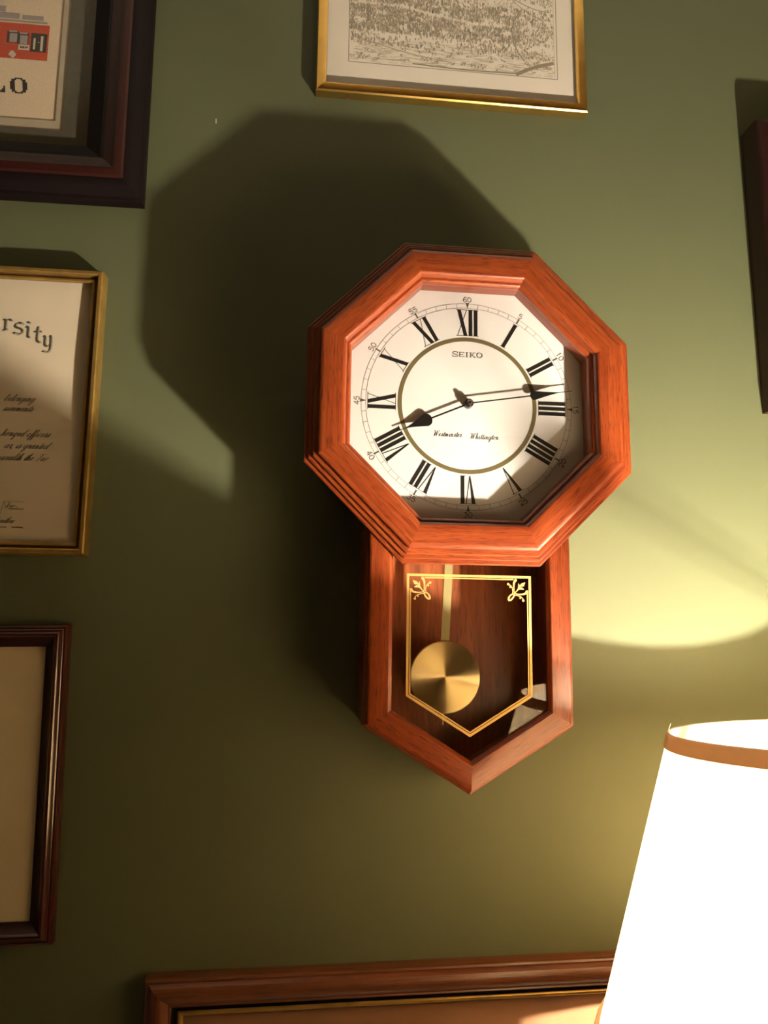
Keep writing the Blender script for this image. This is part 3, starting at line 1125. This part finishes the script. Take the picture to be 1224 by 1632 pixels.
# black-letter title, broad pen held at about 40 degrees
BL = {
    'e': [[(.35, .15), (.1, .35), (.1, .8), (.4, 1.0), (.7, .8), (.15, .5)], [(.1, .3), (.4, .02), (.75, .25)]],
    'r': [[(.1, .95), (.25, .85), (.25, .12), (.12, .05)], [(.25, .12), (.42, .1)], [(.25, .75), (.5, .98), (.75, .88)]],
    's': [[(.75, .9), (.4, 1.0), (.12, .8), (.2, .6), (.65, .45), (.75, .2), (.45, 0), (.05, .12)]],
    'i': [[(.1, .95), (.28, .85), (.28, .15), (.45, .03)], [(.2, 1.35), (.36, 1.28)]],
    't': [[(.3, 1.35), (.28, .9), (.28, .2), (.5, .02), (.62, .12)], [(.02, .92), (.6, .95)]],
    'y': [[(.1, .95), (.22, .85), (.22, .25), (.42, .08), (.68, .25)], [(.62, 1.0), (.7, .85), (.7, -.1), (.45, -.42), (.1, -.35)]],
}
pr = Print(.0)
pg = Print(-.00004)
hb = .0122
for ch, px, pz in (('e', -22, 530), ('r', 2, 527), ('s', 19, 532), ('i', 36, 537), ('t', 50, 544), ('y', 63, 551)):
    x0_, z0_ = dpx(px, pz)
    for st in BL[ch]:
        pg.nib([(x0_ + p[0] * hb * .95 + .0013, z0_ + p[1] * hb - .0008) for p in spline(st, 3)], .0022, .7, .0006)
        pr.nib([(x0_ + p[0] * hb * .95, z0_ + p[1] * hb) for p in spline(st, 3)], .0026, .7, .0007)
wob(pg)
pg.build('title_shadow', 'etch_pale', doc)
wob(pr)
pr.build('title_lettering', 'inkgrey', doc)
pr = Print(0.0)
for txt, rx, pz in (('belonging', 57, 641), ('uirements', 54, 657), ('horized officers', 80, 697), ('ar, is granted', 78, 716), ('onwealth the Tuo', 78, 735)):
    x_, z_ = dpx(rx, pz)
    cursive(pr, txt, 0, z_, .0035, slant=.75, pen=.12, track=1.17, right=x_ - .003)
x_, z_ = dpx(5, 808)
pr.stroke(spline([(x_ - .01, z_), (x_ - .004, z_ + .004), (x_, z_ - .006), (x_ + .003, z_ + .006), (x_ + .005, z_ - .001), (x_ + .008, z_ + .005), (x_ + .009, z_), (x_ + .012, z_ + .002), (x_ + .016, z_)]), .0004)
pr.line((x_ + .004, z_ + .0062), (x_ + .022, z_ + .0055), .0003)
cursive(pr, 'ti on', x_ + .0050, z_, .0020, slant=.6, pen=.12)
x_, z_ = dpx(2, 832)
cursive(pr, 'huntlow', x_ - .004, z_, .0028, slant=.8, pen=.12, track=1.15)
for px, pz, ln in ((17, 811, .014), (-8, 839, .014), (22, 839, .010)):
    x_, z_ = dpx(px, pz)
    pts_ = [(x_ + ln * q / 14, z_ + (.0009 if q % 2 else 0)) for q in range(15)]
    pr.stroke(pts_, .0006)
wob(pr)
pr.build('script_lettering', 'inkgrey', doc)

# dark glossy frame at lower left
BX1, BZ0 = -0.3732, -0.4938
bl = thing('glossy_mahogany_frame', 'picture with pale mat in a glossy dark mahogany frame at lower left', 'picture', (BX1, 0, BZ0), (0, -0.009, 0))
BW, BH = 0.36, 0.2848
bp_ = [(0, .0005, 0), (0, .0110, 0), (.0010, .0140, 0), (.0030, .0152, 0), (.0048, .0148, 0), (.0056, .0155, 0), (.0070, .0190, 0), (.0090, .0208, 0), (.0112, .0208, 0), (.0130, .0190, 1), (.0145, .0165, 1), (.0215, .0122, 1), (.0225, .0116, 1), (.0225, .0108, 1), (.0130, .0108, 1), (.0130, .0005, 0)]
bp_ = [(o * .92, w * .78, i) for o, w, i in bp_]
rails('frame_rail', rect(-BW, 0, 0, BH), True, bp_, ['mahogloss', 'mahog'], bl)
mo = rect(-BW + .0135, -.0135, .0135, BH - .0135)
art = prism('picture_sheet', mo, .003, .0055, 'parch', bl)
mat_frame('mat_board', mo, rect(-BW + .0640, -.0640, .060, BH - .060), .0056, .0070, 'mat_bl', bl)
prism('glazing', mo, .0074, .0082, 'glazing', bl)

# wide walnut frame below the clock
bt = thing('walnut_framed_picture', 'picture with tan mat in a brown walnut frame below the clock', 'picture', (-0.2893, 0, -0.5236), (0, -0.003, 0))
TW, TH = 0.62, 0.42
tp = [(0, .0005, 0), (0, .0140, 0), (.0010, .0162, 0), (.0030, .0172, 0), (.0052, .0168, 0), (.0060, .0178, 0), (.0085, .0205, 0), (.0130, .0222, 0), (.0180, .0222, 0), (.0230, .0205, 0), (.0262, .0180, 0), (.0285, .0172, 0), (.0300, .0178, 0), (.0312, .0165, 1), (.0330, .0120, 1), (.0360, .0115, 1),
      (.0372, .0128, 2), (.0390, .0138, 2), (.0415, .0134, 2), (.0430, .0120, 2), (.0440, .0100, 2), (.0440, .0070, 2), (.0340, .0070, 0), (.0340, .0005, 0)]
tp = [(o * .77, w, i) for o, w, i in tp]
rails('frame_rail', rect(0, TW, -TH, 0), True, tp, ['walnut', 'black', 'goldleaf'], bt)
mo = rect(.0270, TW - .0270, -TH + .0270, -.0270)
mat_frame('mat_board', mo, rect(.105, TW - .105, -TH + .105, -.105), .0035, .0050, 'mat_tan', bt)
prism('picture_sheet', mo, .002, .0033, 'paper', bt)
prism('glazing', mo, .0054, .0066, 'glazing', bt)

# dark frame at the right edge
rt_ = thing('dark_red_frame', 'dark red-brown picture frame cut off by the right edge', 'picture', (0.3520, 0, 0.3650), (0, 0.0, 0))
RW, RH = 0.26, 0.34
rp = [(0, .0005, 0), (0, .0290, 0), (.0008, .0320, 0), (.0030, .0355, 0), (.0065, .0372, 0), (.0130, .0372, 0), (.0180, .0350, 0), (.0240, .0270, 0), (.0300, .0220, 0), (.0320, .0200, 0), (.0320, .0120, 0), (.0200, .0120, 0), (.0200, .0005, 0)]
rails('frame_rail', rect(0, RW, -RH, 0), True, rp, ['mahog'], rt_)
mo = rect(.021, RW - .021, -RH + .021, -.021)
prism('picture_sheet', mo, .003, .0050, 'mat_cream', rt_)
prism('glazing', mo, .0090, .0110, 'glazing', rt_)

# ------------------------------------------------------------------ floor lamp
LX, LY, LZ = 0.271, -0.275, -0.287
lamp = thing('floor_lamp', 'lit floor lamp with a cream cloth cone shade in front of the wall', 'lamp', (LX, LY, ZF))
base_z = ZF


def lz(z):
    return z - ZF


TILT = (-0.0430, -0.0150, 0)
R_T, SLOPE, SH_H = 0.1650, 0.318, 0.252
seg = 96
v, f = [], []
rows = 14
for j in range(rows + 1):
    d = SH_H * j / rows
    for k_ in range(seg):
        a = 2 * math.pi * k_ / seg
        rr = R_T + SLOPE * d
        v.append((rr * math.cos(a), rr * math.sin(a), -d))
for j in range(rows):
    for k_ in range(seg):
        k2 = (k_ + 1) % seg
        f.append((j * seg + k_, (j + 1) * seg + k_, (j + 1) * seg + k2, j * seg + k2))
shade = link('lamp_shade', v, f, 'shade', lamp, smooth=60)
shade.location = (0, 0, lz(LZ))
shade.rotation_euler = TILT


def ringband(name, d0, d1_, extra, mat):
    """folded cloth tape over the shade edge"""
    prof_ = []
    for d, e in ((d0, -extra), (d0 - .0006, 0), (d0, extra), ((d0 + d1_) / 2, extra * 1.15), (d1_, extra), (d1_ + .0004, extra * .4), (d1_, -extra), (d0, -extra)):
        prof_.append((R_T + SLOPE * d + e, -d))
    return lathe(name, prof_, mat, shade, seg=96, smooth=50)


ringband('top_trim', -.0005, .0095, .0011, 'trim')
ringband('bottom_trim', SH_H - .048, SH_H + .0012, .0034, 'trim')
for (a, ln, bend) in ((math.radians(196), .010, .004), (math.radians(199), .006, -.003), (math.radians(150), .006, .003)):
    p0 = Vector((R_T * math.cos(a), R_T * math.sin(a), .0))
    tube('loose_thread', [p0, p0 + Vector((bend * .3, 0, ln * .5)), p0 + Vector((bend, .001, ln))], .00016, 'shade', shade, seg=5)
# spider fitter: three double-wire arms in a recessed ring
sp_z = -.022
lathe('spider_ring', [(.007, sp_z - .001), (.013, sp_z - .001), (.013, sp_z + .001), (.007, sp_z + .001), (.007, sp_z - .001)], 'wire', shade, seg=24)
for ad in (40, 160, 280):
    a = math.radians(ad)
    dv = Vector((math.cos(a), math.sin(a), 0))
    nv = Vector((-math.sin(a), math.cos(a), 0))
    for sg in (-1, 1):
        st = dv * .011 + nv * (.0055 * sg) + Vector((0, 0, sp_z))
        mid = dv * (R_T - .012) + nv * (.0055 * sg) + Vector((0, 0, sp_z))
        en = dv * (R_T - .0006) + nv * (.0055 * sg) + Vector((0, 0, -.003))
        tube('spider_arm', [st, mid, en], .0010, 'wire', shade, seg=8)
# stem, sockets, bulbs
tube('pole', [(0, 0, .03), (0, 0, lz(LZ) - .004)], .0075, 'brass', lamp, seg=16)
lathe('finial', [(0, .022), (.003, .020), (.006, .014), (.004, .008), (.008, .004), (.008, 0), (0, 0)], 'brass', lamp, seg=20, loc=(0, 0, lz(LZ) - .0215))
lathe('lamp_base', [(0, 0), (.135, 0), (.138, .006), (.132, .014), (.10, .020), (.045, .028), (.018, .040), (.012, .060), (.0, .060)], 'brass', lamp, seg=64)
off = BULB_AT - Vector((LX, LY, LZ))


def bulb(sgn, mat):
    ox, oy = off.x * sgn, off.y * sgn
    zc = lz(BULB_AT.z)
    tube('socket_arm', [(0, 0, zc - .105), (ox * .5, oy * .5, zc - .120), (ox * .92, oy * .92, zc - .112), (ox, oy, zc - .095)], .005, 'brass', lamp, seg=10)
    lathe('socket', [(0, -.098), (.014, -.098), (.017, -.090), (.017, -.050), (.0, -.050)], 'brass', lamp, seg=24, loc=(ox, oy, zc))
    bl_ = lathe('bulb', [(0, .030), (.010, .0283), (.020, .0224), (.027, .013), (.030, 0), (.028, -.011), (.022, -.023), (.016, -.034), (.0135, -.042), (.0135, -.050), (0, -.050)], 'glass', lamp, seg=32, loc=(ox, oy, zc), smooth=60)
    lathe('filament', [(0, .012), (.0046, .0111), (.0085, .0085), (.0111, .0046), (.012, 0), (.0111, -.0046), (.0085, -.0085), (.0046, -.0111), (0, -.012)], mat, bl_, seg=24, smooth=60)
    tube('filament_support', [(0, 0, -.048), (0, 0, -.0125)], .0025, 'bulb_off', bl_, seg=8)
    return bl_


bulb(1, 'bulb')
bulb(-1, 'bulb_off')
